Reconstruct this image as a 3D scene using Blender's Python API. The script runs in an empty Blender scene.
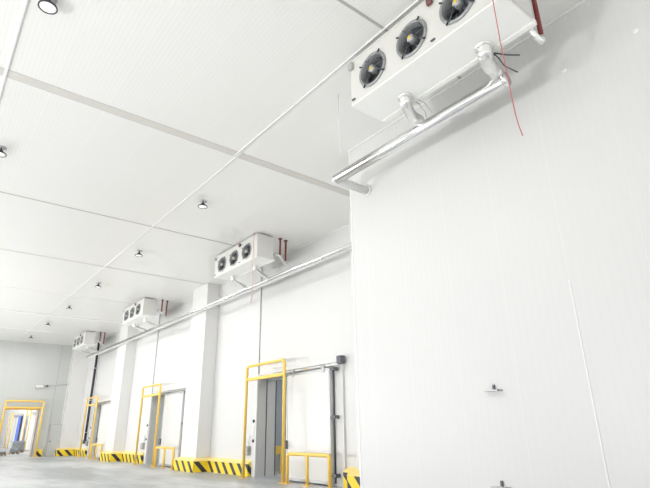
import bpy, bmesh, math, random
from mathutils import Vector, Matrix
random.seed(7)
C = bpy.context.scene.collection
PI = math.pi

# ------------------------------------------------------------------ camera
F_PX, YAW, PITCH, ROLL = 495.06, 0.67682, 0.35705, -0.01568
cam_data = bpy.data.cameras.new('camera')
cam = bpy.data.objects.new('camera', cam_data); C.objects.link(cam)
cy, sy = math.cos(YAW), math.sin(YAW); cp, sp = math.cos(PITCH), math.sin(PITCH)
fwd = Vector((sy*cp, cy*cp, sp)); rt = Vector((cy, -sy, 0)); up = rt.cross(fwd)
c, s = math.cos(ROLL), math.sin(ROLL)
r2 = rt*c + up*s; u2 = -rt*s + up*c
m = Matrix(((r2.x, u2.x, -fwd.x), (r2.y, u2.y, -fwd.y), (r2.z, u2.z, -fwd.z))).to_4x4()
m.translation = Vector((0, 0, 1.6))
cam.matrix_world = m
cam_data.sensor_width = 36; cam_data.lens = F_PX/650*36
cam_data.clip_start = 0.05; cam_data.clip_end = 300
bpy.context.scene.camera = cam

# ------------------------------------------------------------------ materials
MATS = {}
def mat(name, col, rough=0.5, metal=0.0, noise=0.0, nscale=3.0, emit=None, estr=0.0, spec=0.5, coat=0.0, bump=0.0):
    if name in MATS: return MATS[name]
    m = bpy.data.materials.new(name); m.use_nodes = True
    nt = m.node_tree; b = nt.nodes['Principled BSDF']
    b.inputs['Base Color'].default_value = (*col, 1)
    b.inputs['Roughness'].default_value = rough
    b.inputs['Metallic'].default_value = metal
    b.inputs['Specular IOR Level'].default_value = spec
    b.inputs['Coat Weight'].default_value = coat
    if emit:
        b.inputs['Emission Color'].default_value = (*emit, 1); b.inputs['Emission Strength'].default_value = estr
    if noise or bump:
        tc = nt.nodes.new('ShaderNodeTexCoord'); n = nt.nodes.new('ShaderNodeTexNoise')
        n.inputs['Scale'].default_value = nscale; n.inputs['Detail'].default_value = 4
        nt.links.new(tc.outputs['Object'], n.inputs['Vector'])
        if noise:
            mx = nt.nodes.new('ShaderNodeMix'); mx.data_type = 'RGBA'
            mx.inputs[6].default_value = (*[max(0, v*(1-noise)) for v in col], 1)
            mx.inputs[7].default_value = (*[min(1, v*(1+noise)) for v in col], 1)
            nt.links.new(n.outputs['Fac'], mx.inputs[0]); nt.links.new(mx.outputs[2], b.inputs['Base Color'])
        if bump:
            bp = nt.nodes.new('ShaderNodeBump'); bp.inputs['Strength'].default_value = bump; bp.inputs['Distance'].default_value = 0.01
            nt.links.new(n.outputs['Fac'], bp.inputs['Height']); nt.links.new(bp.outputs['Normal'], b.inputs['Normal'])
    MATS[name] = m; return m

def panel_mat(name, col, axis, ribs, joint, j0, rough=0.3, ribh=0.0012, jointcol=(0.92, 0.92, 0.91), jw=0.012, coat=0.3, dark=0.94):
    """insulated sandwich panel: rolled micro ribs every `ribs` metres across `axis`, sealed joints every `joint` metres"""
    m = bpy.data.materials.new(name); m.use_nodes = True
    nt = m.node_tree; N = nt.nodes; L = nt.links; b = N['Principled BSDF']
    geo = N.new('ShaderNodeNewGeometry'); sep = N.new('ShaderNodeSeparateXYZ'); L.new(geo.outputs['Position'], sep.inputs[0])
    co = sep.outputs[axis]
    def mth(op, a, bb=None, cc=None):
        n = N.new('ShaderNodeMath'); n.operation = op
        for i, v in enumerate((a, bb, cc)):
            if v is None: continue
            if isinstance(v, (int, float)): n.inputs[i].default_value = v
            else: L.new(v, n.inputs[i])
        return n.outputs[0]
    # ribs: narrow groove once per period
    t = mth('DIVIDE', co, ribs); fr = mth('FRACT', t)
    g = mth('ABSOLUTE', mth('SUBTRACT', fr, 0.5)); groove = mth('SMOOTH_MIN', mth('MULTIPLY', g, 4.0), 1.0, 0.3)
    # joints
    jt = mth('FRACT', mth('ADD', mth('DIVIDE', mth('SUBTRACT', co, j0), joint), 0.5))
    jd = mth('MULTIPLY', mth('ABSOLUTE', mth('SUBTRACT', jt, 0.5)), joint)
    jm = mth('LESS_THAN', jd, jw)
    mx = N.new('ShaderNodeMix'); mx.data_type = 'RGBA'
    noise = N.new('ShaderNodeTexNoise'); noise.inputs['Scale'].default_value = 0.35; noise.inputs['Detail'].default_value = 3
    L.new(geo.outputs['Position'], noise.inputs['Vector'])
    mx0 = N.new('ShaderNodeMix'); mx0.data_type = 'RGBA'
    mx0.inputs[6].default_value = (*[v*0.975 for v in col], 1); mx0.inputs[7].default_value = (*[min(1, v*1.02) for v in col], 1)
    L.new(noise.outputs['Fac'], mx0.inputs[0])
    mxr = N.new('ShaderNodeMix'); mxr.data_type = 'RGBA'; mxr.blend_type = 'MIX'
    mxr.inputs[6].default_value = (*[v*dark for v in col], 1)
    L.new(groove, mxr.inputs[0]); L.new(mx0.outputs[2], mxr.inputs[7])
    L.new(mxr.outputs[2], mx.inputs[6]); mx.inputs[7].default_value = (*jointcol, 1); L.new(jm, mx.inputs[0])
    L.new(mx.outputs[2], b.inputs['Base Color'])
    h = mth('ADD', groove, mth('MULTIPLY', jm, 1.5))
    bp = N.new('ShaderNodeBump'); bp.inputs['Distance'].default_value = ribh; bp.inputs['Strength'].default_value = 0.6
    L.new(h, bp.inputs['Height']); L.new(bp.outputs['Normal'], b.inputs['Normal'])
    b.inputs['Roughness'].default_value = rough; b.inputs['Coat Weight'].default_value = coat; b.inputs['Coat Roughness'].default_value = 0.12
    MATS[name] = m; return m

def stripe_mat():
    m = bpy.data.materials.new('hazard_stripes'); m.use_nodes = True
    nt = m.node_tree; N = nt.nodes; L = nt.links; b = N['Principled BSDF']
    geo = N.new('ShaderNodeNewGeometry'); sep = N.new('ShaderNodeSeparateXYZ'); L.new(geo.outputs['Position'], sep.inputs[0])
    def mth(op, a, bb=None):
        n = N.new('ShaderNodeMath'); n.operation = op
        for i, v in enumerate((a, bb)):
            if v is None: continue
            if isinstance(v, (int, float)): n.inputs[i].default_value = v
            else: L.new(v, n.inputs[i])
        return n.outputs[0]
    ph = mth('SUBTRACT', mth('SUBTRACT', sep.outputs['Y'], sep.outputs['X']), mth('MULTIPLY', sep.outputs['Z'], 1.0))
    fr = mth('FRACT', mth('DIVIDE', ph, 0.62))
    k = mth('LESS_THAN', fr, 0.40)
    mx = N.new('ShaderNodeMix'); mx.data_type = 'RGBA'
    mx.inputs[6].default_value = (0.95, 0.70, 0.03, 1); mx.inputs[7].default_value = (0.035, 0.035, 0.06, 1)
    L.new(k, mx.inputs[0]); L.new(mx.outputs[2], b.inputs['Base Color']); b.inputs['Roughness'].default_value = 0.45
    return m

def floor_mat():
    m = bpy.data.materials.new('power_floated_concrete'); m.use_nodes = True
    nt = m.node_tree; N = nt.nodes; L = nt.links; b = N['Principled BSDF']
    geo = N.new('ShaderNodeNewGeometry')
    mp = N.new('ShaderNodeMapping'); mp.inputs['Scale'].default_value = (0.35, 0.12, 1); L.new(geo.outputs['Position'], mp.inputs['Vector'])
    n1 = N.new('ShaderNodeTexNoise'); n1.inputs['Scale'].default_value = 1.2; n1.inputs['Detail'].default_value = 8; n1.inputs['Roughness'].default_value = 0.65
    L.new(mp.outputs[0], n1.inputs['Vector'])
    r = N.new('ShaderNodeValToRGB'); r.color_ramp.elements[0].position = 0.42; r.color_ramp.elements[0].color = (0.33, 0.35, 0.36, 1)
    r.color_ramp.elements[1].position = 0.60; r.color_ramp.elements[1].color = (0.58, 0.59, 0.60, 1)
    L.new(n1.outputs['Fac'], r.inputs[0])
    # saw-cut joints
    br = N.new('ShaderNodeTexBrick'); br.inputs['Scale'].default_value = 1; br.offset = 0
    br.inputs['Brick Width'].default_value = 5.6; br.inputs['Row Height'].default_value = 5.6; br.inputs['Mortar Size'].default_value = 0.012
    br.inputs['Color1'].default_value = (1, 1, 1, 1); br.inputs['Color2'].default_value = (1, 1, 1, 1); br.inputs['Mortar'].default_value = (0.55, 0.55, 0.55, 1)
    L.new(geo.outputs['Position'], br.inputs['Vector'])
    mx = N.new('ShaderNodeMix'); mx.data_type = 'RGBA'; mx.blend_type = 'MULTIPLY'; mx.inputs[0].default_value = 1
    L.new(r.outputs[0], mx.inputs[6]); L.new(br.outputs['Color'], mx.inputs[7]); L.new(mx.outputs[2], b.inputs['Base Color'])
    r2_ = N.new('ShaderNodeMapRange'); r2_.inputs[3].default_value = 0.25; r2_.inputs[4].default_value = 0.5
    L.new(n1.outputs['Fac'], r2_.inputs[0]); L.new(r2_.outputs[0], b.inputs['Roughness'])
    return m

WHITE = (0.80, 0.80, 0.785)
M_ceil = panel_mat('ceiling_panel', (0.86, 0.855, 0.83), 'X', 0.076, 1.065, 0.89, rough=0.30, jw=0.006, dark=0.965, jointcol=(0.90, 0.90, 0.88))
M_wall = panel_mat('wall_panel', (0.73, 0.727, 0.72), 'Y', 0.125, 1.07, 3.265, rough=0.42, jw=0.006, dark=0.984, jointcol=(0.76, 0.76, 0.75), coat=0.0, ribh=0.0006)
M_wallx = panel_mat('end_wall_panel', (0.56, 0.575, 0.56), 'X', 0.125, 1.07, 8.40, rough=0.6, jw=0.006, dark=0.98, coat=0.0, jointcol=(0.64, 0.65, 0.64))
M_col = mat('column_cladding', (0.78, 0.775, 0.76), 0.35, coat=0.1, noise=0.01)
M_trim = mat('white_flashing', (0.86, 0.86, 0.85), 0.3, noise=0.01)
M_beige = mat('joint_strip_beige', (0.66, 0.64, 0.60), 0.4, noise=0.02)
M_greyj = mat('joint_strip_grey', (0.48, 0.46, 0.43), 0.5, noise=0.02)
M_floor = floor_mat()
M_white = mat('white_paint', (0.75, 0.75, 0.735), 0.3, noise=0.01)
M_cream = mat('cream_casing', (0.72, 0.715, 0.68), 0.32, noise=0.01, coat=0.1)
M_pan = mat('glossy_white_pan', (0.90, 0.90, 0.87), 0.3, noise=0.01)
M_steel = mat('polished_steel', (0.82, 0.82, 0.82), 0.2, 1.0)
M_foil = mat('aluminium_foil_tape', (0.84, 0.84, 0.83), 0.28, 1.0, nscale=14, bump=0.9)
M_dull = mat('galvanised_metal', (0.55, 0.56, 0.56), 0.45, 0.6, noise=0.05)
M_dark = mat('black_plastic', (0.02, 0.022, 0.03), 0.35, noise=0.05)
M_blade = mat('dark_fan_blade', (0.06, 0.065, 0.08), 0.3, 0.3, noise=0.1)
M_void = mat('dark_fin_coil', (0.05, 0.05, 0.06), 0.5, 0.4, noise=0.2, nscale=60)
M_wire = mat('grey_fan_ring', (0.36, 0.37, 0.37), 0.4, 0.5, noise=0.03)
M_thin = mat('dark_guard_wire', (0.12, 0.13, 0.14), 0.4, 0.5, noise=0.03)
M_yellow = mat('yellow_enamel', (0.94, 0.64, 0.13), 0.35, noise=0.02)
M_ycap = mat('yellow_rubber_cap', (0.95, 0.74, 0.25), 0.45, noise=0.02)
M_stripe = stripe_mat()
M_copper = mat('red_brown_pipe', (0.22, 0.035, 0.03), 0.4, noise=0.1)
M_red = mat('red_cable', (0.55, 0.13, 0.12), 0.4, noise=0.05)
M_maroon = mat('maroon_plastic', (0.20, 0.09, 0.09), 0.5, noise=0.1)
M_liner = mat('grey_jamb_liner', (0.60, 0.60, 0.585), 0.4, 0.0, noise=0.03)
M_gasket = mat('dark_gasket', (0.07, 0.07, 0.08), 0.5, noise=0.1)
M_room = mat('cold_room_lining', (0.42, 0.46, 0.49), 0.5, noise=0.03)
M_ctl = mat('grey_control_box', (0.42, 0.42, 0.40), 0.45, noise=0.25, nscale=25)
M_diff = mat('lamp_diffuser', (0.9, 0.9, 0.88), 0.4, emit=(1, 0.99, 0.96), estr=0.35, noise=0.01)
M_sticker = mat('yellow_sticker', (0.9, 0.65, 0.05), 0.4, noise=0.02)
M_endbox = mat('dark_grey_cap', (0.13, 0.13, 0.15), 0.45, noise=0.1)
M_blue = mat('blue_curtain', (0.10, 0.18, 0.60), 0.5, noise=0.05)
M_mach = mat('grey_tarpaulin', (0.30, 0.32, 0.33), 0.6, noise=0.4, nscale=6)
M_wood = mat('pale_wood', (0.45, 0.33, 0.2), 0.6, noise=0.2)
M_orange = mat('orange_frame', (0.75, 0.35, 0.08), 0.45, noise=0.05)
M_brownj = mat('brown_grey_jamb', (0.30, 0.25, 0.22), 0.5, noise=0.1)

# ------------------------------------------------------------------ mesh helpers
def box(bm, x0, x1, y0, y1, z0, z1, bev=0.0):
    r = bmesh.ops.create_cube(bm, size=1)
    vs = r['verts']
    for v in vs:
        v.co = Vector(((x0+x1)/2 + v.co.x*(x1-x0), (y0+y1)/2 + v.co.y*(y1-y0), (z0+z1)/2 + v.co.z*(z1-z0)))
    if bev:
        es = set(e for v in vs for e in v.link_edges)
        bmesh.ops.bevel(bm, geom=list(es), offset=bev, segments=2, affect='EDGES', profile=0.5)

def fillet(pts, rad, n=6):
    pts = [Vector(p) for p in pts]
    out = [pts[0]]
    for i in range(1, len(pts)-1):
        a, b, cc = pts[i-1], pts[i], pts[i+1]
        d1 = (a-b); d2 = (cc-b); l = min(rad, d1.length*0.49, d2.length*0.49)
        p0 = b + d1.normalized()*l; p2 = b + d2.normalized()*l
        for k in range(n+1):
            t = k/n; out.append(p0*(1-t)**2 + b*2*t*(1-t) + p2*t*t)
    out.append(pts[-1]); return out

def tube(bm, pts, r, seg=12, rad=0.0, radii=None):
    if rad: pts = fillet(pts, rad)
    pts = [Vector(p) for p in pts]
    n = len(pts); T = []
    for i in range(n):
        a = pts[max(0, i-1)]; b = pts[min(n-1, i+1)]; T.append((b-a).normalized())
    ref = Vector((0, 0, 1)) if abs(T[0].z) < 0.9 else Vector((1, 0, 0))
    u = T[0].cross(ref).normalized(); rings = []
    for i in range(n):
        if i: u = (u - T[i]*u.dot(T[i])).normalized()
        v = T[i].cross(u); rr = radii[i] if radii else r
        rings.append([bm.verts.new(pts[i] + (u*math.cos(2*PI*k/seg) + v*math.sin(2*PI*k/seg))*rr) for k in range(seg)])
    for i in range(n-1):
        for k in range(seg):
            f = bm.faces.new((rings[i][k], rings[i][(k+1) % seg], rings[i+1][(k+1) % seg], rings[i+1][k])); f.smooth = True
    bm.faces.new(rings[0][::-1]); bm.faces.new(rings[-1])

def lathe(bm, prof, seg=32, mtx=None, close=True):
    """prof: list of (radius, height) around +Z"""
    rings = []
    for r, h in prof:
        if r < 1e-6: rings.append([bm.verts.new((0, 0, h))])
        else: rings.append([bm.verts.new((r*math.cos(2*PI*k/seg), r*math.sin(2*PI*k/seg), h)) for k in range(seg)])
    for a, b in zip(rings, rings[1:]):
        for k in range(seg):
            k2 = (k+1) % seg
            vs = [a[k % len(a)], a[k2 % len(a)], b[k2 % len(b)], b[k % len(b)]]
            u = []
            for v in vs:
                if v not in u: u.append(v)
            if len(u) > 2:
                f = bm.faces.new(u); f.smooth = True
    if mtx:
        for ring in rings:
            for v in ring: v.co = mtx @ v.co

def obj(name, bm, material, parent=None, recalc=True, loc=None):
    if recalc: bmesh.ops.recalc_face_normals(bm, faces=bm.faces)
    me = bpy.data.meshes.new(name); bm.to_mesh(me); bm.free()
    me.materials.append(material)
    o = bpy.data.objects.new(name, me); C.objects.link(o)
    if parent: o.parent = parent
    if loc: o.location = loc
    return o

def tag(o, label, cat, group=None, kind=None):
    if label: o['label'] = label
    if cat: o['category'] = cat
    if group: o['group'] = group
    if kind: o['kind'] = kind
    return o

def thing(name, label, cat, loc=(0, 0, 0), group=None, kind=None):
    o = bpy.data.objects.new(name, None); C.objects.link(o); o.location = loc
    o.empty_display_size = 0.2
    return tag(o, label, cat, group, kind)

def copy_tree(o, parent=None):
    cpy = o.copy(); C.objects.link(cpy); cpy.parent = parent
    for ch in o.children: copy_tree(ch, cpy)
    return cpy

def mb(fn, *a, **k):
    bm = bmesh.new(); fn(bm, *a, **k); return bm

def struct(name, bm, material, label=None, cat=None):
    o = obj(name, bm, material)
    return tag(o, label, cat, None, 'structure')

# ------------------------------------------------------------------ dimensions
H = 8.11           # ceiling height
W = 10.38          # far right wall plane
NW = 7.27          # near projecting wall plane
YE = 43.8          # end wall
XL = -8.0
STEP = 11.2        # bay of the doors
DOORS = [0, 1, 2]
OP0, OP1, OPZ = 14.85, 17.14, 3.46   # opening of door 1

# ------------------------------------------------------------------ shell
struct('floor', mb(box, XL, 16, -8, 90, -0.2, 0), M_floor, 'wide grey power-floated concrete floor of the corridor', 'floor')
struct('ceiling', mb(box, XL, 16, -8, 90, H, H+0.2), M_ceil, 'white ribbed insulated panel ceiling', 'ceiling')

def wall_with_openings(x0, x1, ya, yb, ops, z1=H):
    bm = bmesh.new(); y = ya
    for a, b in sorted(ops):
        box(bm, x0, x1, y, a, 0, z1); box(bm, x0, x1, a, b, OPZ, z1); y = b
    box(bm, x0, x1, y, yb, 0, z1)
    return bm
ops = [(OP0+STEP*k, OP1+STEP*k) for k in DOORS]
struct('wall_right', wall_with_openings(W, W+0.15, 8.04, YE, ops), M_wall, 'long white panel wall with the sliding doors', 'wall')
bm = bmesh.new(); box(bm, NW, W+0.15, -8, 8.04, 0, H)
struct('wall_left_sun_block', mb(box, XL-0.15, XL, 11.5, YE, 0, H), M_wall, 'unseen white left wall, put in to keep the sun off the far floor', 'wall')  # unseen wall, placed so the low sun misses the far floor
struct('wall_near', bm, M_wall, 'near white ribbed wall block projecting beneath the closest cooler', 'wall')

# end wall with the far opening
EO0, EO1, EOZ = 5.28, 7.52, 3.3
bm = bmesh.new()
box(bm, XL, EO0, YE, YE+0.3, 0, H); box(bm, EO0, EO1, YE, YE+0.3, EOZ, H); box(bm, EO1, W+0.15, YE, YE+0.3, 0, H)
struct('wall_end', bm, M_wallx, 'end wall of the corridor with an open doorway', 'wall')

# columns clad in panel (project from the right wall)
for k, (y0, y1, xf) in enumerate(((8.9, 10.88, 9.75), (20.95, 22.55, 9.75), (32.15, 33.8, 9.75), (43.25, 43.8, 9.3))):
    bm = bmesh.new(); box(bm, xf, W, y0, y1, 0, H, 0.006)
    # corner beads
    for yy in (y0, y1):
        box(bm, xf-0.006, xf+0.03, yy-0.006 if yy == y0 else yy-0.03, yy+0.03 if yy == y0 else yy+0.006, 0, H)
    struct('trim_%d' % (k+1), bm, M_col, ['white clad column beside the near wall block', 'white clad column between the first and second sliding doors',
        'white clad column between the second and third sliding doors', 'white clad column in the far corner'][k], 'column')

# ceiling strips
tn = 5
def trim(bm, m_, label):
    global tn
    struct('trim_%d' % tn, bm, m_, label, 'ceiling strip'); tn += 1
trim(mb(box, 0.075, 0.125, -8, YE, H-0.035, H, 0.008), M_trim, 'long white ceiling bead over the left of the corridor')
trim(mb(box, 5.07, 5.10, -8, 9.95, H-0.03, H, 0.008), M_trim, 'white ceiling bead running along the closest cooler')
trim(mb(box, 5.135, 5.17, 9.7, YE, H-0.03, H, 0.008), M_trim, 'long white ceiling bead running to the end wall')
for y, kind in ((4.6, 'g'), (9.85, 'w'), (15.75, 'g'), (21.22, 'b'), (27.04, 'n'), (32.5, 't'), (38.3, 'n')):
    x1 = NW if y < 8 else W
    if kind == 'w':
        bm = bmesh.new(); box(bm, XL, x1, y-0.13, y+0.12, H-0.012, H); trim(bm, M_beige, 'wide beige joint strip across the ceiling, nearest of the wide ones')
        trim(mb(box, XL, x1, y+0.12, y+0.15, H-0.02, H), M_trim, 'white edge bead beside the wide beige ceiling strip')
    elif kind == 'g': trim(mb(box, XL, x1, y-0.025, y+0.025, H-0.008, H), M_greyj, 'thin grey joint across the ceiling at %s' % ('the closest cooler' if y < 8 else 'the second bay'))
    elif kind == 'b':
        trim(mb(box, XL, x1, y-0.06, y+0.04, H-0.012, H), M_beige, 'beige joint strip across the ceiling ahead of the first clad column')
    elif kind == 't': trim(mb(box, XL, x1, y-0.12, y+0.12, H-0.04, H, 0.01), M_trim, 'wide white joint strip across the far ceiling')
    else: trim(mb(box, XL, x1, y-0.03, y+0.03, H-0.02, H), M_trim, 'thin white joint across the ceiling, %s' % ('middle distance' if y < 30 else 'farthest one'))
# ceiling to wall coving and near wall corner bead
trim(mb(box, W-0.04, W, 8.04, YE, H-0.04, H, 0.01), M_trim, 'white coving where the ceiling meets the long right wall')
trim(mb(box, NW-0.04, NW, -8, 8.04, H-0.04, H, 0.01), M_trim, 'white coving above the near wall block')
trim(mb(box, NW-0.008, NW+0.035, 8.01, 8.05, 0, H-0.04), M_trim, 'white corner bead of the near wall block')
trim(mb(box, 9.2, 9.24, YE-0.02, YE, 0, H), M_trim, 'thin vertical bead at the far corner')
trim(mb(box, 8.39, 8.42, YE-0.012, YE, 0, H), M_greyj, 'thin grey vertical joint on the end wall')
trim(mb(box, NW-0.008, NW, 3.256, 3.276, 0, 3.62), M_trim, 'raised white vertical joint on the near wall')

# ------------------------------------------------------------------ sliding doors
def make_door():
    t = thing('door_1', None, None, (W, OP0, 0), kind='structure')
    w = OP1-OP0
    X = -0.0
    # insulated jamb liner: two steps
    bm = bmesh.new()
    for (xa, xb, ins) in ((0.0, 0.34, 0.0), (0.37, 0.74, 0.03)):
        box(bm, xa, xb, w-0.02-ins, w+0.06, 0, OPZ+0.02)
        box(bm, xa, xb, -0.06, 0.02+ins, 0, OPZ+0.02)
        box(bm, xa, xb, -0.06, w+0.06, OPZ-0.02-ins, OPZ+0.05)
    obj('jamb_liner', bm, M_liner, t)
    bm = bmesh.new(); box(bm, 0.348, 0.362, w-0.035, w+0.06, 0, OPZ); box(bm, 0.34, 0.37, -0.06, 0.035, 0, OPZ); box(bm, 0.34, 0.37, 0, w, OPZ-0.03, OPZ+0.03)
    box(bm, 0.74, 0.78, w-0.06, w+0.06, 0, OPZ)
    obj('gasket', bm, M_gasket, t)
    # white surround frame on the wall face
    bm = bmesh.new()
    box(bm, -0.07, 0.0, w+0.0, w+0.26, 0, 3.52, 0.008)
    box(bm, -0.07, 0.0, -2.78, -2.42, 0, 3.52, 0.008)
    box(bm, -0.05, 0.0, -2.42, w+0.26, OPZ, 3.60, 0.008)
    obj('surround', bm, M_white, t)
    # sliding leaf with stiles
    bm = bmesh.new()
    box(bm, -0.20, -0.09, -2.32, 0.08, 0.05, 3.42, 0.012)
    p = obj('door_panel', bm, M_white, t)
    bm = bmesh.new()
    box(bm, -0.215, -0.2, -2.32, -2.25, 0.05, 3.42, 0.004); box(bm, -0.215, -0.2, 0.01, 0.08, 0.05, 3.42, 0.004)
    box(bm, -0.215, -0.2, -2.32, 0.08, 3.35, 3.42, 0.004); box(bm, -0.215, -0.2, -2.32, 0.08, 0.05, 0.12, 0.004)
    obj('edge_strip', bm, M_dull, p)
    bm = bmesh.new(); box(bm, -0.27, -0.2, -0.02, 0.05, 0.98, 1.25, 0.01); tube(bm, [(-0.27, 0.015, 1.22), (-0.33, 0.015, 1.22), (-0.33, 0.015, 1.02), (-0.27, 0.015, 1.02)], 0.014, 8, 0.03)
    obj('handle', bm, M_endbox, p)
    # rail, cover and end box
    bm = bmesh.new(); box(bm, -0.20, -0.08, -2.72, 2.0, 3.47, 3.54, 0.006)
    obj('track', bm, M_steel, t)
    bm = bmesh.new(); box(bm, -0.26, -0.07, -2.72, 0.9, 3.545, 3.66, 0.01)
    obj('track_cover', bm, M_white, t)
    bm = bmesh.new(); tube(bm, [(-0.24, 0.85, 3.70), (-0.24, 0.2, 3.70), (-0.24, 0.2, 3.60)], 0.03, 10, 0.1)
    obj('air_tube', bm, M_white, t)
    bm = bmesh.new(); box(bm, -0.26, -0.06, -2.92, -2.72, 3.50, 3.74, 0.015)
    obj('motor_box', bm, M_endbox, t)
    # hangers
    for yy in (-2.0, -0.3):
        bm = bmesh.new(); box(bm, -0.235, -0.2, yy-0.06, yy+0.06, 3.3, 3.52, 0.01); lathe(bm, [(0, 0), (0.045, 0), (0.045, 0.03), (0, 0.03)], 16, Matrix.Translation((-0.24, yy, 3.5)) @ Matrix.Rotation(PI/2, 4, 'Y'))
        obj('hanger', bm, M_dull, t)
    # guide pole with clamps at the trailing edge
    bm = bmesh.new(); tube(bm, [(-0.21, -2.52, 0.1), (-0.21, -2.52, 3.42)], 0.026, 10)
    pole = obj('guide_pole', bm, M_gasket, t)
    for zz in (3.36, 1.93, 0.30):
        bm = bmesh.new(); box(bm, -0.26, -0.08, -2.60, -2.44, zz-0.05, zz+0.05, 0.012)
        tube(bm, [(-0.2, -2.68, zz), (-0.2, -2.36, zz)], 0.03, 8)
        obj('clamp', bm, M_endbox, pole)
    # push buttons on the frame post
    for zz in (1.91, 1.21):
        bm = bmesh.new(); lathe(bm, [(0, 0.04), (0.035, 0.04), (0.06, 0.02), (0.06, 0), (0, 0)], 16, Matrix.Translation((-0.07, w+0.17, zz)) @ Matrix.Rotation(-PI/2, 4, 'Y'))
        obj('push_button', bm, M_dark, t)
    bm = bmesh.new(); box(bm, -0.10, -0.07, w+0.12, w+0.22, 1.35, 1.75, 0.01)
    obj('cover_plate', bm, M_trim, t)
    return t
d0 = make_door()
dl = ['first white sliding cold room door, nearest, slid open behind the yellow rail',
      'second white sliding cold room door, slid open beyond the first clad column',
      'third white sliding cold room door, farthest on the long wall']
door_roots = []
for k in DOORS:
    d = d0 if k == 0 else copy_tree(d0)
    d.location = (W, OP0+STEP*k, 0); tag(d, dl[k], 'door', 'sliding cold room doors', 'structure'); d.name = 'door_%d' % (k+1)
    door_roots.append(d)

# cold rooms behind the openings
for k in DOORS:
    y0 = OP0+STEP*k-1.2; y1 = OP1+STEP*k+1.6
    bm = bmesh.new()
    x0, x1 = W+0.78, 16
    box(bm, x0, x1, y0-0.1, y0, 0, 4.5); box(bm, x0, x1, y1, y1+0.1, 0, 4.5); box(bm, x1-0.1, x1, y0, y1, 0, 4.5); box(bm, x0, x1, y0, y1, 4.4, 4.5)
    box(bm, x0, x0+0.02, y0, OP0+STEP*k-0.06, 0, 4.4); box(bm, x0, x0+0.02, OP1+STEP*k+0.06, y1, 0, 4.4); box(bm, x0, x0+0.02, OP0+STEP*k-0.06, OP1+STEP*k+0.06, OPZ+0.05, 4.4)
    ld = bpy.data.lights.new('cold_room_fill', 'AREA'); ld.shape = 'DISK'; ld.size = 0.5; ld.energy = 55  # added fill light, no lamp seen inside, lifts the dim lining
    lo = bpy.data.objects.new('cold_room_fill', ld); C.objects.link(lo); lo.location = (13.2, OP0+STEP*k+1, 4.3)
    struct('wall_cold_room', bm, M_room, 'blue-grey cold room lining seen through the %s sliding door' % ('first', 'second', 'third')[k], 'wall')

# ------------------------------------------------------------------ yellow guards
GX = 9.72
def u_frame(y0, y1, zt, r, rad=0.16, x=0):
    bm = bmesh.new(); tube(bm, [(x, y0, 0.0), (x, y0, zt), (x, y1, zt), (x, y1, 0.0)], r, 12, rad); return bm
def base_plate(y, x=0):
    bm = bmesh.new(); box(bm, x-0.11, x+0.11, y-0.11, y+0.11, 0, 0.012, 0.003)
    for a in (-1, 1):
        for b in (-1, 1):
            lathe(bm, [(0, 0.03), (0.014, 0.03), (0.014, 0.01)], 8, Matrix.Translation((x+a*0.08, y+b*0.08, 0)))
    return bm
def make_guard(w=2.52):
    t = thing('door_guard_frame', 'x', 'guard frame', (GX, 14.42, 0))
    obj('hoop', u_frame(0, w, 3.85, 0.054), M_yellow, t)
    bm = bmesh.new(); box(bm, -0.05, 0.05, 0.05, w-0.05, 3.31, 3.42, 0.02)
    obj('crossbar', bm, M_yellow, t)
    for y in (0, w): obj('base_plate', base_plate(y), M_yellow, t)
    return t
g0 = make_guard()
gl = ['tall yellow hoop guard in front of the nearest sliding door', 'tall yellow hoop guard in front of the second sliding door',
      'tall yellow hoop guard at the third sliding door, farthest on the long wall']
for k in DOORS:
    g = g0 if k == 0 else copy_tree(g0)
    g.location = (GX, 14.42+STEP*k, 0); tag(g, gl[k], 'guard frame', 'yellow guards over the doorways')

def make_rail():
    t = thing('guard_rail', 'x', 'guard rail', (GX, 12.05, 0))
    obj('hoop', u_frame(0, 2.13, 0.87, 0.055, 0.12), M_yellow, t)
    bm = bmesh.new(); tube(bm, [(0, 1.08, 0), (0, 1.08, 0.86)], 0.05, 12); obj('middle_post', bm, M_yellow, t)
    for y in (0, 1.08, 2.13): obj('base_plate', base_plate(y), M_yellow, t)
    return t
r0 = make_rail()
rl = ['low yellow three-post rail in front of the first slid-open door panel', 'low yellow three-post rail before the second door panel',
      'low yellow three-post rail before the third door panel, farthest one']
for k in DOORS:
    g = r0 if k == 0 else copy_tree(r0)
    g.location = (GX, 12.05+STEP*k, 0); tag(g, rl[k], 'guard rail', 'low yellow rails beside the doorways')

# guard at the end wall opening (lies across the corridor)
t = thing('door_guard_frame', 'yellow hoop guard around the open doorway in the end wall', 'guard frame', (5.27, YE-0.4, 0), 'yellow guards over the doorways')
bm = bmesh.new(); tube(bm, [(0, 0, 0), (0, 0, 3.82), (2.45, 0, 3.82), (2.45, 0, 0)], 0.065, 12, 0.16); obj('hoop', bm, M_yellow, t)
bm = bmesh.new(); box(bm, 0.05, 2.4, -0.05, 0.05, 3.3, 3.42, 0.02); obj('crossbar', bm, M_yellow, t)
for x in (0, 2.45): obj('base_plate', base_plate(0, x), M_yellow, t)

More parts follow.
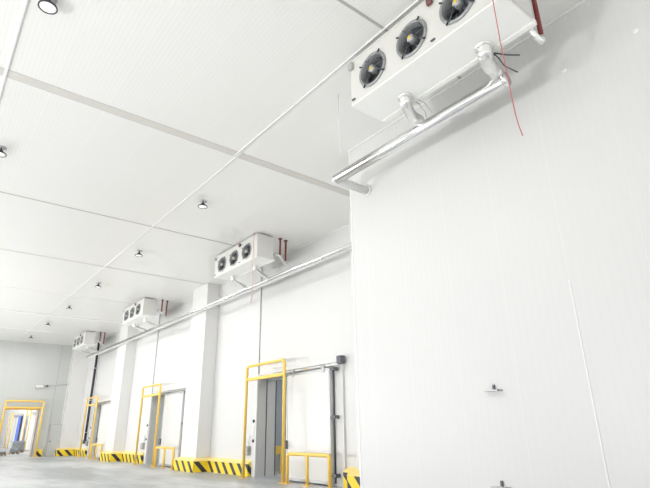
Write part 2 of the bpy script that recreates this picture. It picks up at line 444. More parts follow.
# ------------------------------------------------------------------ hazard striped kick barriers
def offset_path(path, d):
    """offset a rectilinear plan path to its left side by d"""
    P = [Vector(p) for p in path]; out = []
    for i in range(len(P)):
        ns = []
        if i > 0: e = (P[i]-P[i-1]).normalized(); ns.append(Vector((-e.y, e.x)))
        if i < len(P)-1: e = (P[i+1]-P[i]).normalized(); ns.append(Vector((-e.y, e.x)))
        if len(ns) == 1: out.append(P[i]+ns[0]*d)
        else:
            b = ns[0]+ns[1]; out.append(P[i] + b*(d/(1+ns[0].dot(ns[1]))))
    return out
def barrier(path, label):
    g = 0.004
    inn = offset_path(path, -g); outp = offset_path(path, -0.20); outc = offset_path(path, -0.205)
    t = thing('kick_barrier', label, 'barrier', (path[-1][0], path[-1][1], 0), 'striped kick barriers along the wall foot')
    o_ = Vector((path[-1][0], path[-1][1], 0))
    bm = bmesh.new()
    A = [[bm.verts.new(Vector((p.x, p.y, z))-o_) for p in outp] for z in (0.0, 0.41)]
    B = [[bm.verts.new(Vector((p.x, p.y, z))-o_) for p in inn] for z in (0.0, 0.41)]
    n = len(path)
    for i in range(n-1):
        bm.faces.new((A[0][i], A[0][i+1], A[1][i+1], A[1][i])); bm.faces.new((B[0][i], B[0][i+1], B[1][i+1], B[1][i])); bm.faces.new((A[1][i], A[1][i+1], B[1][i+1], B[1][i]))
    for i in (0, n-1): bm.faces.new((A[0][i], A[1][i], B[1][i], B[0][i]))
    obj('striped_face', bm, M_stripe, t)
    bm = bmesh.new()
    A = [[bm.verts.new(Vector((p.x, p.y, z))-o_) for p in q] for q, z in ((outc, 0.412), (outc, 0.435), (inn, 0.54), (inn, 0.412))]
    for i in range(n-1):
        for j in range(4):
            bm.faces.new((A[j][i], A[j][i+1], A[(j+1) % 4][i+1], A[(j+1) % 4][i]))
    for i in (0, n-1): bm.faces.new([A[j][i] for j in range(4)])
    obj('cap', bm, M_ycap, t)
    return t
def around(y_hi, c1, c0, y_lo, xf=9.75):
    return [(W, y_hi), (W, c1), (xf, c1), (xf, c0), (W, c0), (W, y_lo)]
barrier([(W, 12.0), (W, 10.89), (9.744, 10.89), (9.744, 8.9)], 'striped kick barrier at the right of the nearest door, beside the near wall block')
barrier(around(22.9, 22.56, 20.94, 17.42, 9.744), 'black and yellow striped kick barrier wrapping the column left of the first door')
barrier(around(34.15, 33.81, 32.14, 28.62, 9.744), 'black and yellow striped kick barrier wrapping the column left of the second door')
barrier([(9.29, 43.78), (9.29, 43.24), (W, 43.24), (W, 39.82)], 'black and yellow striped kick barrier in the far corner left of the third door')
barrier([(7.74, 43.78), (8.2, 43.78)], 'short striped kick barrier at the right of the end wall doorway')

# ------------------------------------------------------------------ wall mounted boxes near the doors
cl = ['small grey control box on the wall left of the nearest sliding door', 'small grey control box on the wall left of the second sliding door', 'small grey control box on the wall left of the third sliding door']
def make_ctl():
    t = thing('control_box', 'x', 'control box', (W, 17.75, 0.70))
    bm = bmesh.new(); box(bm, -0.14, -0.0, -0.17, 0.17, 0, 0.32, 0.012); obj('enclosure', bm, M_ctl, t)
    bm = bmesh.new(); box(bm, -0.155, -0.14, -0.13, 0.13, 0.04, 0.28, 0.006); obj('lid', bm, M_dull, t)
    bm = bmesh.new(); tube(bm, [(-0.05, -0.1, 0.31), (-0.05, -0.1, 0.6), (-0.02, -0.1, 0.7)], 0.012, 8); obj('cable', bm, M_dull, t)
    return t
c0_ = make_ctl()
for k in DOORS:
    g = c0_ if k == 0 else copy_tree(c0_)
    g.location = (W, 17.76+STEP*k, 0.70); tag(g, cl[k], 'control box', 'control boxes beside the doors')

# conduits dropping from the drain line to the doors
for k in (0, 1):
    bm = bmesh.new(); tube(bm, [(0, 0, 0), (0, 0, H-3.66)], 0.022, 8)
    for z in (0.6, 2.0, 3.2): box(bm, -0.03, 0.022, -0.045, 0.045, z-0.02, z+0.02)
    o = obj('conduit', bm, M_liner, None, loc=(W-0.03, 17.15+0.12*k+STEP*k, 3.62))
    tag(o, ['thin grey conduit dropping to the top of the nearest sliding door', 'thin grey conduit dropping to the top of the second sliding door'][k], 'conduit')
t = thing('black_downpipe', 'black insulated downpipe on the wall left of the third sliding door', 'pipe', (10.22, 40.45, 1.1))
bm = bmesh.new(); tube(bm, [(0, 0, 0), (0, 0, H-1.12)], 0.085, 12); obj('insulation', bm, mat('black_insulation', (0.03, 0.03, 0.05), 0.6, noise=0.2), t)
for z in (0.5, 2.7, 5.0):
    bm = bmesh.new(); box(bm, -0.1, 0.15, -0.1, 0.1, z-0.03, z+0.03, 0.01); obj('clip', bm, M_dull, t)
bm = bmesh.new(); box(bm, -0.12, 0.1, -0.12, 0.12, -0.25, 0.02, 0.02); obj('valve_box', bm, M_endbox, t)

# ------------------------------------------------------------------ unit coolers
LEN, DEP, HT = 3.07, 0.74, 0.92
CZ, CX, CY = 7.03, 5.07, 2.41      # base of the closest cooler
FANU = (0.70, 1.60, 2.50)
def make_cooler():
    t = thing('unit_cooler', 'x', 'cooler', (CX, CY, CZ))
    # front plate with three real holes, local: x forward(0)=front, y 0..LEN, z 0..HT
    bm = bmesh.new(); R = 0.275; SEG = 48; zc = 0.41
    half = [(0.0, 1.15), (1.15, 2.05), (2.05, LEN)]
    for (ya, yb), yc in zip(half, FANU):
        ring = []; edge = []
        for k in range(SEG):
            a = 2*PI*k/SEG; cs, sn = math.cos(a), math.sin(a)
            ring.append(bm.verts.new((0, yc+R*cs, zc+R*sn)))
            tx = ((yb-yc)/cs if cs > 1e-9 else (ya-yc)/cs if cs < -1e-9 else 1e9)
            tz = ((HT-zc)/sn if sn > 1e-9 else (-zc)/sn if sn < -1e-9 else 1e9)
            tt = min(tx, tz); edge.append(bm.verts.new((0, yc+tt*cs, zc+tt*sn)))
        for k in range(SEG):
            bm.faces.new((ring[k], ring[(k+1) % SEG], edge[(k+1) % SEG], edge[k]))
        for cs, sn, yy, zz in ((1, 1, yb, HT), (-1, 1, ya, HT), (-1, -1, ya, 0), (1, -1, yb, 0)):
            best = None
            for k in range(SEG):
                e1 = edge[k]; e2 = edge[(k+1) % SEG]
                if (abs(e1.co.y-e2.co.y) > 1e-5 and abs(e1.co.z-e2.co.z) > 1e-5):
                    if (Vector((0, yy, zz))-(e1.co+e2.co)/2).length < 0.3: best = (e1, e2)
            if best: bm.faces.new((best[0], best[1], bm.verts.new((0, yy, zz))))
    # rest of the casing
    box(bm, 0.004, 0.26, 0, 0.018, 0, HT); box(bm, 0.004, 0.26, LEN-0.018, LEN, 0, HT)
    box(bm, 0.004, DEP, 0.0, LEN, HT-0.018, HT)
    box(bm, 0.26, DEP, 0, LEN, 0.0, HT-0.02, 0.006)
    box(bm, -0.012, 0.004, -0.004, LEN+0.004, HT-0.03, HT+0.004); box(bm, -0.012, 0.004, -0.004, LEN+0.004, -0.004, 0.03)
    box(bm, -0.008, 0.02, -0.006, 0.03, 0, HT)
    cas = obj('casing', bm, M_cream, t)
    bm = bmesh.new(); box(bm, 0.245, 0.255, 0.02, LEN-0.02, 0.02, HT-0.03); obj('fin_coil', bm, M_void, t)
    # drain pan under the casing, lipped
    bm = bmesh.new(); box(bm, -0.01, DEP+0.02, 0.0, LEN, -0.045, -0.005, 0.008)
    box(bm, DEP-0.02, DEP+0.08, -0.01, LEN-0.05, -0.06, 0.02, 0.006)
    obj('drain_pan', bm, M_pan, t)
    # end panel seam line
    bm = bmesh.new(); box(bm, 0.03, DEP-0.02, -0.006, 0.0, 0.03, HT-0.03, 0.002); box(bm, 0.02, 0.5, -0.012, -0.004, HT-0.02, HT+0.01)
    obj('end_panel', bm, M_cream, t)
    RotX = Matrix.Rotation(-PI/2, 4, 'Y')     # lathe +Z -> -X (out of the front)
    for u in FANU:
        base = Matrix.Translation((0, u, zc)) @ RotX @ Matrix.Diagonal((0.84, 0.84, 1, 1))
        bm = bmesh.new()
        lathe(bm, [(0.315, -0.24), (0.315, 0.02), (0.335, 0.035), (0.375, 0.03), (0.385, 0.012), (0.385, 0.0), (0.33, 0.0)], 48, base)
        f = obj('fan', bm, M_wire, t, recalc=False)
        # blades: five swept blades
        bm = bmesh.new()
        for b in range(5):
            a0 = 2*PI*b/5 + u
            grid = []
            for i in range(6):
                rr = 0.075+(0.295-0.075)*i/5; row = []
                for j in range(5):
                    wv = 0.42+0.22*i/5
                    a = a0 + 0.45*i/5 + (j/4-0.5)*wv*2.0
                    zz = -0.10 + (j/4-0.5)*0.11*(1-0.35*i/5)
                    row.append(bm.verts.new(base @ Vector((rr*math.cos(a), rr*math.sin(a), zz))))
                grid.append(row)
            for i in range(5):
                for j in range(4):
                    ff = bm.faces.new((grid[i][j], grid[i+1][j], grid[i+1][j+1], grid[i][j+1])); ff.smooth = True
        ret = bmesh.ops.recalc_face_normals(bm, faces=bm.faces)
        ret = bmesh.ops.solidify(bm, geom=bm.faces[:], thickness=0.006)
        obj('blades', bm, M_blade, f)
        bm = bmesh.new(); lathe(bm, [(0, -0.18), (0.085, -0.17), (0.085, 0.03), (0.07, 0.05), (0, 0.055)], 24, base)
        obj('motor', bm, M_dull, f)
        bm = bmesh.new(); lathe(bm, [(0, 0.062), (0.035, 0.062), (0.035, 0.054), (0, 0.054)], 16, base); obj('sticker', bm, M_sticker, f)
        # wire guard: concentric rings and spokes
        bm = bmesh.new()
        for rr in (0.10, 0.20, 0.30, 0.35):
            z = 0.075 - 0.045*(rr/0.35)**2
            n = 32; mid = [base @ Vector((rr*math.cos(2*PI*k/n), rr*math.sin(2*PI*k/n), z)) for k in range(n+1)]
            tube(bm, mid, 0.0018, 5)
        for k in range(8):
            a = 2*PI*k/8+0.2
            tube(bm, [base @ Vector((rr*math.cos(a), rr*math.sin(a), 0.075-0.045*(rr/0.35)**2)) for rr in (0.09, 0.2, 0.3, 0.375)], 0.0022, 5)
        obj('wire_guard', bm, M_thin, f)
        for k in range(4):
            a = PI/4 + k*PI/2 + 0.15; bm = bmesh.new()
            P_ = [base @ Vector((r_*math.cos(a), r_*math.sin(a), z_)) for r_, z_ in ((0.34, 0.042), (0.375, 0.035), (0.415, 0.035))]
            tube(bm, P_, 0.014, 8, radii=[0.010, 0.014, 0.017]); obj('bracket', bm, M_dark, f)
        for k in range(3):
            a = 2*PI*k/3 + 2.6; bm = bmesh.new()
            tube(bm, [base @ Vector((0.06*math.cos(a), 0.06*math.sin(a), 0.04)), base @ Vector((0.36*math.cos(a), 0.36*math.sin(a), 0.03))], 0.009, 6); obj('strut', bm, M_thin, f)
    for (u, z) in ((LEN-0.05, HT-0.12), (1.16, HT-0.10)):
        bm = bmesh.new(); box(bm, -0.07, -0.012, u-0.05, u+0.05, z-0.08, z+0.06, 0.012); obj('junction_box', bm, M_maroon if u < 2 else M_dull, t)
    for (u, z) in ((LEN-0.06, 0.07), (1.2, 0.08)):
        bm = bmesh.new(); box(bm, -0.03, 0.0, u-0.05, u+0.03, z-0.012, z+0.012, 0.005); obj('latch', bm, M_endbox, t)
    # threaded hangers to ceiling
    for u in (0.15, LEN-0.15):
        for x in (0.15, DEP-0.1):
            bm = bmesh.new(); tube(bm, [(x, u, HT), (x, u, H-CZ)], 0.012, 6); obj('hanger_rod', bm, M_dull, t)
    return t
cool0 = make_cooler()
COOL = [(CX, CY, 'large cream three-fan ceiling cooler, closest one, above the near wall'),
        (8.27, 14.2, 'cream three-fan ceiling cooler above the nearest sliding door, second in the row'),
        (8.27, 14.2+STEP, 'cream three-fan ceiling cooler above the second sliding door, third in the row'),
        (8.27, 14.2+2*STEP, 'cream three-fan ceiling cooler by the far corner, last in the row')]
for k, (x, y, lab) in enumerate(COOL):
    o = cool0 if k == 0 else copy_tree(cool0)
    o.location = (x, y, CZ) if k == 0 else (x, y-0.15, 7.235)
    if k: o.scale = (0.88, 1.04, 0.89)
    tag(o, lab, 'cooler', 'ceiling coolers along the right side')
    if k == 0:
        pass

# foil wrapped S bends from each pan to the drain line
def s_bend(p0, p1, r):
    bm = bmesh.new(); x0, y0, z0 = p0; x1, y1, z1 = p1
    zm = z0-(z0-z1)*0.5
    pts = fillet([(x0, y0, z0), (x0, y0, z0-0.12), (x0+(x1-x0)*0.35, y0+(y1-y0)*0.5, z0-0.17), (x1-0.05, y1, z1+0.06), (x1, y1, z1)], 0.16, 6)
    pts = [Vector(p) for p in pts]
    n = len(pts); radii = [r*(1+0.07*math.sin(i*2.1)) for i in range(n)]
    tube(bm, [p-pts[-1] for p in pts], r, 14, radii=radii)
    lathe(bm, [(r*1.25, 0.0), (r*1.25, -0.03), (r*1.0, -0.04)], 14, Matrix.Translation(pts[0]-pts[-1]))
    return obj('drain_bend', bm, M_foil, None, loc=tuple(pts[-1]))
o = s_bend((5.61, 4.70, 6.982), (6.33, 4.98, 6.872), 0.10); tag(o, 'silver foil-wrapped S-bend under the far end of the closest cooler', 'pipe bend', 'foil S-bends under the coolers')
o = s_bend((5.67, 3.14, 6.985), (6.33, 3.34, 6.872), 0.11); tag(o, 'silver foil-wrapped S-bend under the closest cooler, at the open end of its drain pipe', 'pipe bend', 'foil S-bends under the coolers')
nm = ['second', 'third', 'last']
for k in range(3):
    yb = 14.2+STEP*k
    o = s_bend((8.75, yb+2.45, 7.19), (9.5, yb+2.75, 6.915), 0.075); tag(o, 'small white-silver S-bend under the left part of the %s cooler' % nm[k], 'pipe bend', 'foil S-bends under the coolers')
    o = s_bend((8.75, yb+0.8, 7.19), (9.5, yb+1.1, 6.915), 0.075); tag(o, 'small white-silver S-bend under the right part of the %s cooler' % nm[k], 'pipe bend', 'foil S-bends under the coolers')

# drain pipes
t = thing('drain_pipe', 'polished silver drain pipe under the closest cooler, turning back to the near wall', 'pipe', (6.33, 3.2, 6.76))
bm = bmesh.new(); tube(bm, [(0, 0, 0), (0, 4.22, 0.01)], 0.115, 28); lathe(bm, [(0.0, -0.002), (0.119, -0.002), (0.119, 0.05), (0.113, 0.05)], 24, Matrix.Rotation(-PI/2, 4, 'X')); obj('main_run', bm, M_steel, t)
bm = bmesh.new(); tube(bm, [(0, 4.2, 0.01), (0, 4.27, 0.01), (0.12, 4.27, 0.01), (NW-6.33-0.03, 4.245, 0.0)], 0.095, 20, 0.1); obj('return_leg', bm, M_white, t)
bm = bmesh.new(); lathe(bm, [(0.0, 0), (0.13, 0), (0.13, 0.02), (0.0, 0.02)], 20, Matrix.Translation((NW-6.33-0.03, 4.24, 0)) @ Matrix.Rotation(PI/2, 4, 'Y')); obj('wall_collar', bm, M_trim, t)
t = thing('drain_pipe', 'long thin silver drain pipe running past the columns to the far corner', 'pipe', (9.5, 8.3, 6.84))
bm = bmesh.new(); tube(bm, [(0, 0, 0), (0, 32.1, 0.05)], 0.068, 20); obj('main_run', bm, M_steel, t)
bm = bmesh.new(); box(bm, 0.05, 0.12, 0, 32.0, -0.09, -0.01, 0.01); obj('cable_tray', bm, M_white, t)
for i in range(11):
    y = 0.6+3.1*i
    bm = bmesh.new(); lathe(bm, [(0.073, -0.02), (0.073, 0.02)], 20, Matrix.Translation((0, y, 0)) @ Matrix.Rotation(-PI/2, 4, 'X'))
    obj('hanger', bm, M_dull, t)

# refrigerant pipes beside each cooler
def make_ref(dz=0.0, dx=0.0):
    t = thing('refrigerant_pipes', 'x', 'pipe', (0, 0, 0))
    xa, xb, ya, yb, zb = (0.87, 1.10, 0.16, 0.08, -0.10) if dz else (0.99, 1.27, -0.08, -0.02, 0.14)
    base = CZ if dz else 7.11
    bm = bmesh.new(); tube(bm, [(xa, ya, H-base), (xa, ya, zb+0.22)], 0.032, 12); obj('suction_pipe', bm, M_copper, t)
    bm = bmesh.new(); tube(bm, [(xb, yb, H-base), (xb, yb, zb)], 0.036, 12); obj('liquid_pipe', bm, M_copper, t)
    bm = bmesh.new(); tube(bm, [(DEP+0.09, ya+0.1, zb+0.24), (xa, ya, zb+0.19), ((xa+xb)/2, (ya+yb)/2, zb+0.04), (xb, yb, zb-0.06), (xb, yb, zb+0.06)], 0.045, 12, 0.08); obj('foil_elbow', bm, M_foil, t)
    for x, y in ((xa, ya), (xb, yb)):
        bm = bmesh.new(); lathe(bm, [(0.035, -0.05), (0.07, -0.03), (0.075, 0.0)], 16, Matrix.Translation((x, y, H-base))); obj('ceiling_collar', bm, M_maroon, t)
    return t
rf1 = make_ref(0.2, 0.11)
rf0 = make_ref()
for k, (x, y, lab) in enumerate(COOL):
    o = (rf1, rf0)[k] if k < 2 else copy_tree(rf0)
    o.location = (x, y, 7.11 if k else CZ)
    tag(o, ['dark red refrigerant pipes with a silver elbow beside the closest cooler', 'pair of dark red refrigerant pipes right of the second cooler',
            'pair of dark red refrigerant pipes right of the third cooler', 'pair of dark red refrigerant pipes right of the last cooler'][k], 'pipe', 'refrigerant pipes rising to the ceiling')

# red cables dangling
bm = bmesh.new()
P = [(4.98, 2.53, 8.1), (4.98, 2.53, 7.6), (4.98, 2.525, 6.95), (4.98, 2.522, 6.27), (4.98, 2.51, 5.8), (4.98, 2.50, 5.40), (4.98, 2.49, 5.1), (4.98, 2.475, 4.95), (4.98, 2.45, 4.80)]
tube(bm, [Vector(p)-Vector(P[0]) for p in P], 0.0065, 8)
o = obj('dangling_cable', bm, M_red, None, loc=P[0]); tag(o, 'long red cable dangling in front of the closest cooler', 'cable', 'cables dangling from the coolers')
bm = bmesh.new(); tube(bm, [(0, 0, 0), (0.02, -0.06, -0.12), (0.03, -0.12, -0.22)], 0.008, 6)
for k in range(1):
    bm2 = bmesh.new(); tube(bm2, [(0, 0, 0), (0, 0.02, -1.0), (0.01, -0.01, -1.8), (0, -0.03, -2.25), (0, 0.06, -2.5)], 0.014, 6)
    o = obj('dangling_cable', bm2, mat('pale_red_cable', (0.68, 0.42, 0.38), 0.4, noise=0.03), None, loc=(8.2, 14.18+STEP*k, 8.1)); tag(o, 'thin pale red cable dangling in front of the %s cooler' % nm[k], 'cable', 'cables dangling from the coolers')
bm.free()
bm = bmesh.new(); tube(bm, [(0, 0, 0), (0.02, -0.204, -0.173), (0.02, -0.397, -0.31)], 0.012, 6)
tube(bm, [(0, 0, 0), (0.02, -0.072, -0.136), (0.02, -0.144, -0.337), (0.02, -0.322, -0.567)], 0.010, 6)
o = obj('loose_leads', bm, M_gasket, None, loc=(5.90, 3.142, 7.00)); tag(o, 'two dark loose heater leads sticking out by the near S-bend', 'cable', 'cables dangling from the coolers')
bm = bmesh.new(); tube(bm, [(0, 0, 0), (0.01, -0.10, -0.03), (0.01, -0.21, -0.15), (0, -0.34, -0.42)], 0.008, 6); tube(bm, [(0, 0, 0), (0.01, -0.09, -0.10), (0.0, -0.20, -0.33), (0, -0.22, -0.45)], 0.008, 6)
o = obj('loose_leads', bm, M_ctl, None, loc=(5.86, 4.70, 7.0)); tag(o, 'two thin grey leads curling off the far S-bend of the closest cooler', 'cable', 'cables dangling from the coolers')
bm = bmesh.new(); tube(bm, [(0, 0, 0), (0.0, 0.02, -0.7), (0.0, -0.01, -1.45)], 0.008, 6)
o = obj('dangling_cable', bm, M_trim, None, loc=(5.6, 6.45, H-0.005)); tag(o, 'thin white wire hanging from the ceiling left of the closest cooler', 'cable', 'cables dangling from the coolers')

# ------------------------------------------------------------------ ceiling lamps
def make_lamp():
    t = thing('ceiling_lamp', 'x', 'lamp', (0, 0, H))
    z = -0.18
    bm = bmesh.new(); lathe(bm, [(0, 0), (0.11, 0), (0.11, -0.012), (0, -0.012)], 24); obj('ceiling_plate', bm, M_dull, t)
    bm = bmesh.new(); lathe(bm, [(0.018, -0.01), (0.018, z+0.10), (0.05, z+0.10), (0.06, z+0.06), (0.11, z+0.035), (0.135, z+0.02), (0.142, z), (0.142, z-0.012), (0.122, z-0.012), (0.122, z)], 32); obj('housing', bm, M_dark, t)
    bm = bmesh.new(); lathe(bm, [(0, z-0.006), (0.122, z-0.004), (0.122, z+0.01), (0, z+0.01)], 32); obj('diffuser', bm, M_diff, t)
    return t
l0 = make_lamp()
LP = [(0.39, 7.41, 'round black-rimmed ceiling lamp nearest the camera, upper left of the picture'), (0.42, 13.0, 'round ceiling lamp at the left picture edge, second in the left row'),
      (5.64, 12.88, 'round ceiling lamp nearest along the row by the coolers'), (5.64, 18.42, 'second round ceiling lamp along the row by the coolers'),
      (5.65, 23.92, 'third round ceiling lamp along the row by the coolers'), (5.65, 29.4, 'fourth round ceiling lamp along the row by the coolers'),
      (5.66, 34.92, 'fifth round ceiling lamp along the row by the coolers'), (5.65, 40.48, 'last round ceiling lamp, next to the end wall')]
for k, (x, y, lab) in enumerate(LP):
    o = l0 if k == 0 else copy_tree(l0)
    o.location = (x, y, H); tag(o, lab, 'lamp', 'round ceiling lamps')
    ld = bpy.data.lights.new('lamp_light', 'AREA'); ld.shape = 'DISK'; ld.size = 0.22; ld.energy = 70
    lo = bpy.data.objects.new('lamp_light', ld); C.objects.link(lo); lo.location = (x, y, H-0.2)

# ------------------------------------------------------------------ small fittings on the near wall
def bracket(y, z, lab):
    t = thing('wall_bracket', lab, 'bracket', (NW, y, z), 'small brackets on the near wall')
    bm = bmesh.new(); box(bm, -0.10, 0, -0.145, 0.145, -0.012, 0.012, 0.004); obj('shelf_plate', bm, M_dull, t)
    bm = bmesh.new(); box(bm, -0.03, 0, -0.02, 0.02, 0.012, 0.09, 0.004); obj('upright_tab', bm, M_endbox, t)
    bm = bmesh.new(); lathe(bm, [(0, 0.02), (0.012, 0.02), (0.016, 0)], 10, Matrix.Translation((-0.1, -0.13, 0)) @ Matrix.Rotation(-PI/2, 4, 'Y')); obj('bolt', bm, M_endbox, t)
bracket(4.765, 2.13, 'small grey T-shaped bracket on the near wall, the upper of two')
bracket(4.84, 0.73, 'small grey bracket low on the near wall, the lower of two')
for k, (y, z) in enumerate(((2.69, 7.07), (1.61, 7.07))):
    bm = bmesh.new(); lathe(bm, [(0, 0.01), (0.03, 0.008), (0.045, 0)], 16, Matrix.Rotation(-PI/2, 4, 'Y'))
    o = obj('bolt_cap', bm, M_trim, None, loc=(NW, y, z)); tag(o, ['round white bolt cap high on the near wall, the left of two', 'round white bolt cap high on the near wall, the right of two'][k], 'bolt cap', 'bolt caps on the near wall')

# ------------------------------------------------------------------ end wall details
t = thing('wall_camera', 'small white camera box high on the end wall above the open doorway', 'camera', (7.35, YE, 4.9))
bm = bmesh.new(); box(bm, -0.35, 0.2, -0.22, -0.04, -0.1, 0.1, 0.03); obj('body', bm, M_white, t)
bm = bmesh.new(); box(bm, -0.06, 0.06, -0.06, 0, -0.06, 0.06, 0.01); obj('mount', bm, M_dull, t)
bm = bmesh.new(); box(bm, 0.36, 0.5, -0.18, -0.0, -0.02, 0.12, 0.02); obj('sensor', bm, M_endbox, t)
bm = bmesh.new(); tube(bm, [(0, 0, 0), (1.38, 0, 0.14)], 0.02, 8); o = obj('conduit', bm, M_dull, None, loc=(7.86, YE-0.025, 4.98)); tag(o, 'thin grey conduit running from the camera to the far corner', 'conduit')
d = thing('door_4', 'flush white service door at the right of the end wall', 'door', (8.46, YE, 0), kind='structure')
bm = bmesh.new(); box(bm, 0.04, 0.94, -0.03, 0, 0.02, 2.18, 0.005); obj('door_panel', bm, M_wallx, d)
bm = bmesh.new(); box(bm, 0, 0.04, -0.04, 0, 0, 2.22); box(bm, 0.94, 0.98, -0.04, 0, 0, 2.22); box(bm, 0.0, 0.98, -0.04, 0, 2.18, 2.22); obj('door_frame', bm, M_greyj, d)
bm = bmesh.new(); box(bm, 0.1, 0.2, -0.07, -0.03, 0.98, 1.06, 0.01); obj('door_handle', bm, M_endbox, d)
# doorway lining of the end opening
d = thing('door_5', 'open doorway in the end wall with an orange head strip', 'door', (EO0, YE, 0), kind='structure')
w = EO1-EO0
bm = bmesh.new(); box(bm, -0.03, 0.02, -0.03, 0.33, 0, EOZ); box(bm, w-0.02, w+0.05, -0.03, 0.6, 0, EOZ); obj('jamb', bm, M_brownj, d)
bm = bmesh.new(); box(bm, 0, w+0.03, -0.06, 0.33, EOZ-0.06, EOZ+0.06, 0.01); obj('door_head', bm, M_orange, d)

# ------------------------------------------------------------------ next hall through the doorway
struct('wall_far_right', mb(box, W, W+0.15, YE+0.3, 90, 0, H), M_wall, 'white wall of the next hall', 'wall')
struct('wall_far_end', mb(box, -9, W+0.15, 90, 90.2, 0, H), M_wallx, 'end wall of the next hall', 'wall')
al = ['yellow hoop guard in the next hall, the nearer one seen through the end doorway', 'yellow hoop guard in the next hall, the farther one seen through the end doorway']
for k, y in enumerate((60.3, 71.6)):
    g = copy_tree(g0); g.location = (GX, y, 0); tag(g, al[k], 'guard frame', 'yellow guards in the next hall')
    t = thing('sliding_door', ['grey-edged sliding door in the next hall behind the nearer guard', 'grey-edged sliding door in the next hall behind the farther guard'][k], 'door', (W, y-2.4, 0), 'sliding doors in the next hall')
    bm = bmesh.new(); box(bm, -0.2, -0.05, 0, 2.4, 0.05, 3.4, 0.01); obj('door_panel', bm, M_white, t)
    bm = bmesh.new(); box(bm, -0.24, -0.04, -0.35, 0, 0.05, 3.5, 0.01); obj('dark_edge', bm, M_gasket, t)
    bm = bmesh.new(); box(bm, -0.03, 0.0, 2.5, 4.9, 0, 3.4); obj('curtain', bm, M_liner, t)
    bm = bmesh.new(); box(bm, -0.25, -0.02, -0.3, 5.0, 3.5, 3.75, 0.01); obj('track', bm, M_dull, t)
bm = bmesh.new()
for i in range(5): box(bm, -0.05-0.02*(i % 2), 0.02, i*0.3, i*0.3+0.28, 0.6, 3.4, 0.01)
o = obj('strip_curtain', bm, M_blue, None, loc=(9.65, 65.4, 0.0)); tag(o, 'blue strip curtain standing between the two guards of the next hall', 'curtain')
for v in o.data.vertices:
    if v.co.z < 0.7: v.co.z -= 0.6
for k, (x, y, sx, sy_, sz) in enumerate(((8.3, 55.5, 1.1, 1.3, 0.85), (7.5, 51.5, 0.8, 0.9, 0.35), (6.3, 48.5, 0.6, 0.7, 0.2), (9.0, 59.0, 0.8, 1.2, 0.8))):
    t = thing('covered_pallet', ['grey covered pallet load in the middle of the next hall', 'low grey covered pallet load just beyond the end doorway', 'small grey pallet load at the left beyond the end doorway', 'tallest grey covered load at the back of the next hall'][k], 'pallet', (x, y, 0), 'pallet loads in the next hall')
    bm = bmesh.new()
    for i in range(5): box(bm, -sx/2, sx/2, -sy_/2+i*sy_/5, -sy_/2+(i+0.8)*sy_/5, 0.10, 0.13)
    for i in (-1, 0, 1): box(bm, i*sx*0.42-0.05, i*sx*0.42+0.05, -sy_/2, sy_/2, 0, 0.10)
    obj('pallet', bm, M_wood, t)
    bm = bmesh.new(); box(bm, -sx*0.46, sx*0.46, -sy_*0.46, sy_*0.46, 0.131, 0.13+sz, 0.08)
    for v in bm.verts: v.co += Vector((random.uniform(-.03, .03), random.uniform(-.03, .03), random.uniform(-.04, 0.0) if v.co.z > 0.3 else 0))
    obj('load', bm, M_mach, t)
# yellow barrier inside first cold room
bm = bmesh.new(); box(bm, 0, 0.4, -0.04, 0.04, 0.7, 1.0, 0.02); box(bm, 0.05, 0.1, -0.03, 0.03, 0, 0.7, 0.01); box(bm, 0.3, 0.35, -0.03, 0.03, 0, 0.7, 0.01)
o = obj('corner_barrier', bm, M_yellow, None, loc=(11.3, 17.45, 0)); tag(o, 'yellow barrier inside the first cold room, seen through its doorway', 'barrier')

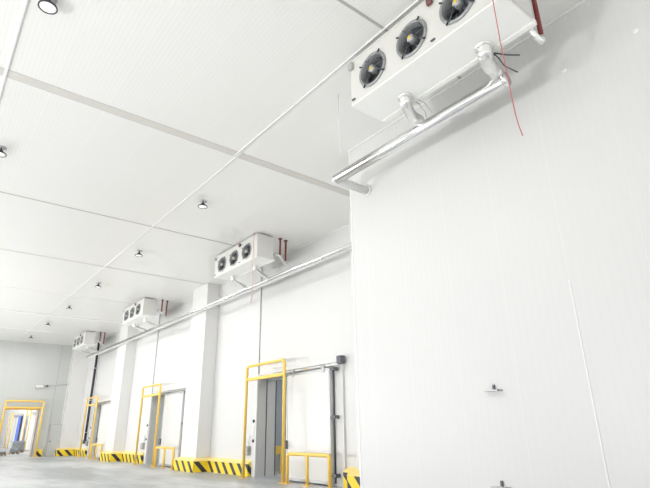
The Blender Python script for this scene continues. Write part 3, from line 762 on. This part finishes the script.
# ------------------------------------------------------------------ light
wd = bpy.data.worlds.new('daylight'); bpy.context.scene.world = wd; wd.use_nodes = True
bg = wd.node_tree.nodes['Background']; bg.inputs[1].default_value = 1.0
_n = wd.node_tree.nodes; _l = wd.node_tree.links       # lower half brightened to light the ceiling from below, upper half dimmer
_tc = _n.new('ShaderNodeTexCoord'); _sp = _n.new('ShaderNodeSeparateXYZ'); _rp = _n.new('ShaderNodeValToRGB')
_l.new(_tc.outputs['Generated'], _sp.inputs[0]); _mr = _n.new('ShaderNodeMapRange')
_mr.inputs[1].default_value = -1; _mr.inputs[2].default_value = 1; _l.new(_sp.outputs['Z'], _mr.inputs[0]); _l.new(_mr.outputs[0], _rp.inputs[0])
_rp.color_ramp.elements[0].position = 0.47; _rp.color_ramp.elements[0].color = (1.0, 0.99, 0.96, 1)
_rp.color_ramp.elements[1].position = 0.53; _rp.color_ramp.elements[1].color = (0.30, 0.31, 0.32, 1)
_mu = _n.new('ShaderNodeVectorMath'); _mu.operation = 'SCALE'; _mu.inputs[3].default_value = 1.0
_l.new(_rp.outputs[0], _mu.inputs[0]); _l.new(_mu.outputs[0], bg.inputs[0])
def area(name, loc, rot, sx, sy_, power, col=(1, 1, 1)):
    ld = bpy.data.lights.new(name, 'AREA'); ld.shape = 'RECTANGLE'; ld.size = sx; ld.size_y = sy_; ld.energy = power; ld.color = col
    o = bpy.data.objects.new(name, ld); C.objects.link(o); o.location = loc; o.rotation_euler = rot; return o
# daylight of an open dock, low on the left, then added fill lights
area('dock_and_fill_light', (-7.0, 6.2, 1.4), (0, -PI/2, 0), 1.1, 1.1, 300)
for yy, pw in ((17.5, 330), (26.5, 900), (36.5, 850), (54, 1500), (68, 1500)):  # fill lights with no dock there, added to brighten far ceiling and next hall
    area('dock_and_fill_light', (-7.5, yy, 1.7), (0, -PI/2-0.75, 0), 3.0, 4.0, pw)

sd = bpy.data.lights.new('sun', 'SUN'); sd.energy = 2.5; sd.angle = 0.01; sd.color = (1, 0.985, 0.96)
so = bpy.data.objects.new('sun', sd); C.objects.link(so); so.rotation_euler = Vector((1.0, 0.0, -0.60)).to_track_quat('-Z', 'Y').to_euler()
sc = bpy.context.scene
sc.view_settings.view_transform = 'Standard'; sc.view_settings.look = 'None'
sc.view_settings.gamma = 1; sc.view_settings.use_curve_mapping = False
sc.view_settings.exposure = 0.6
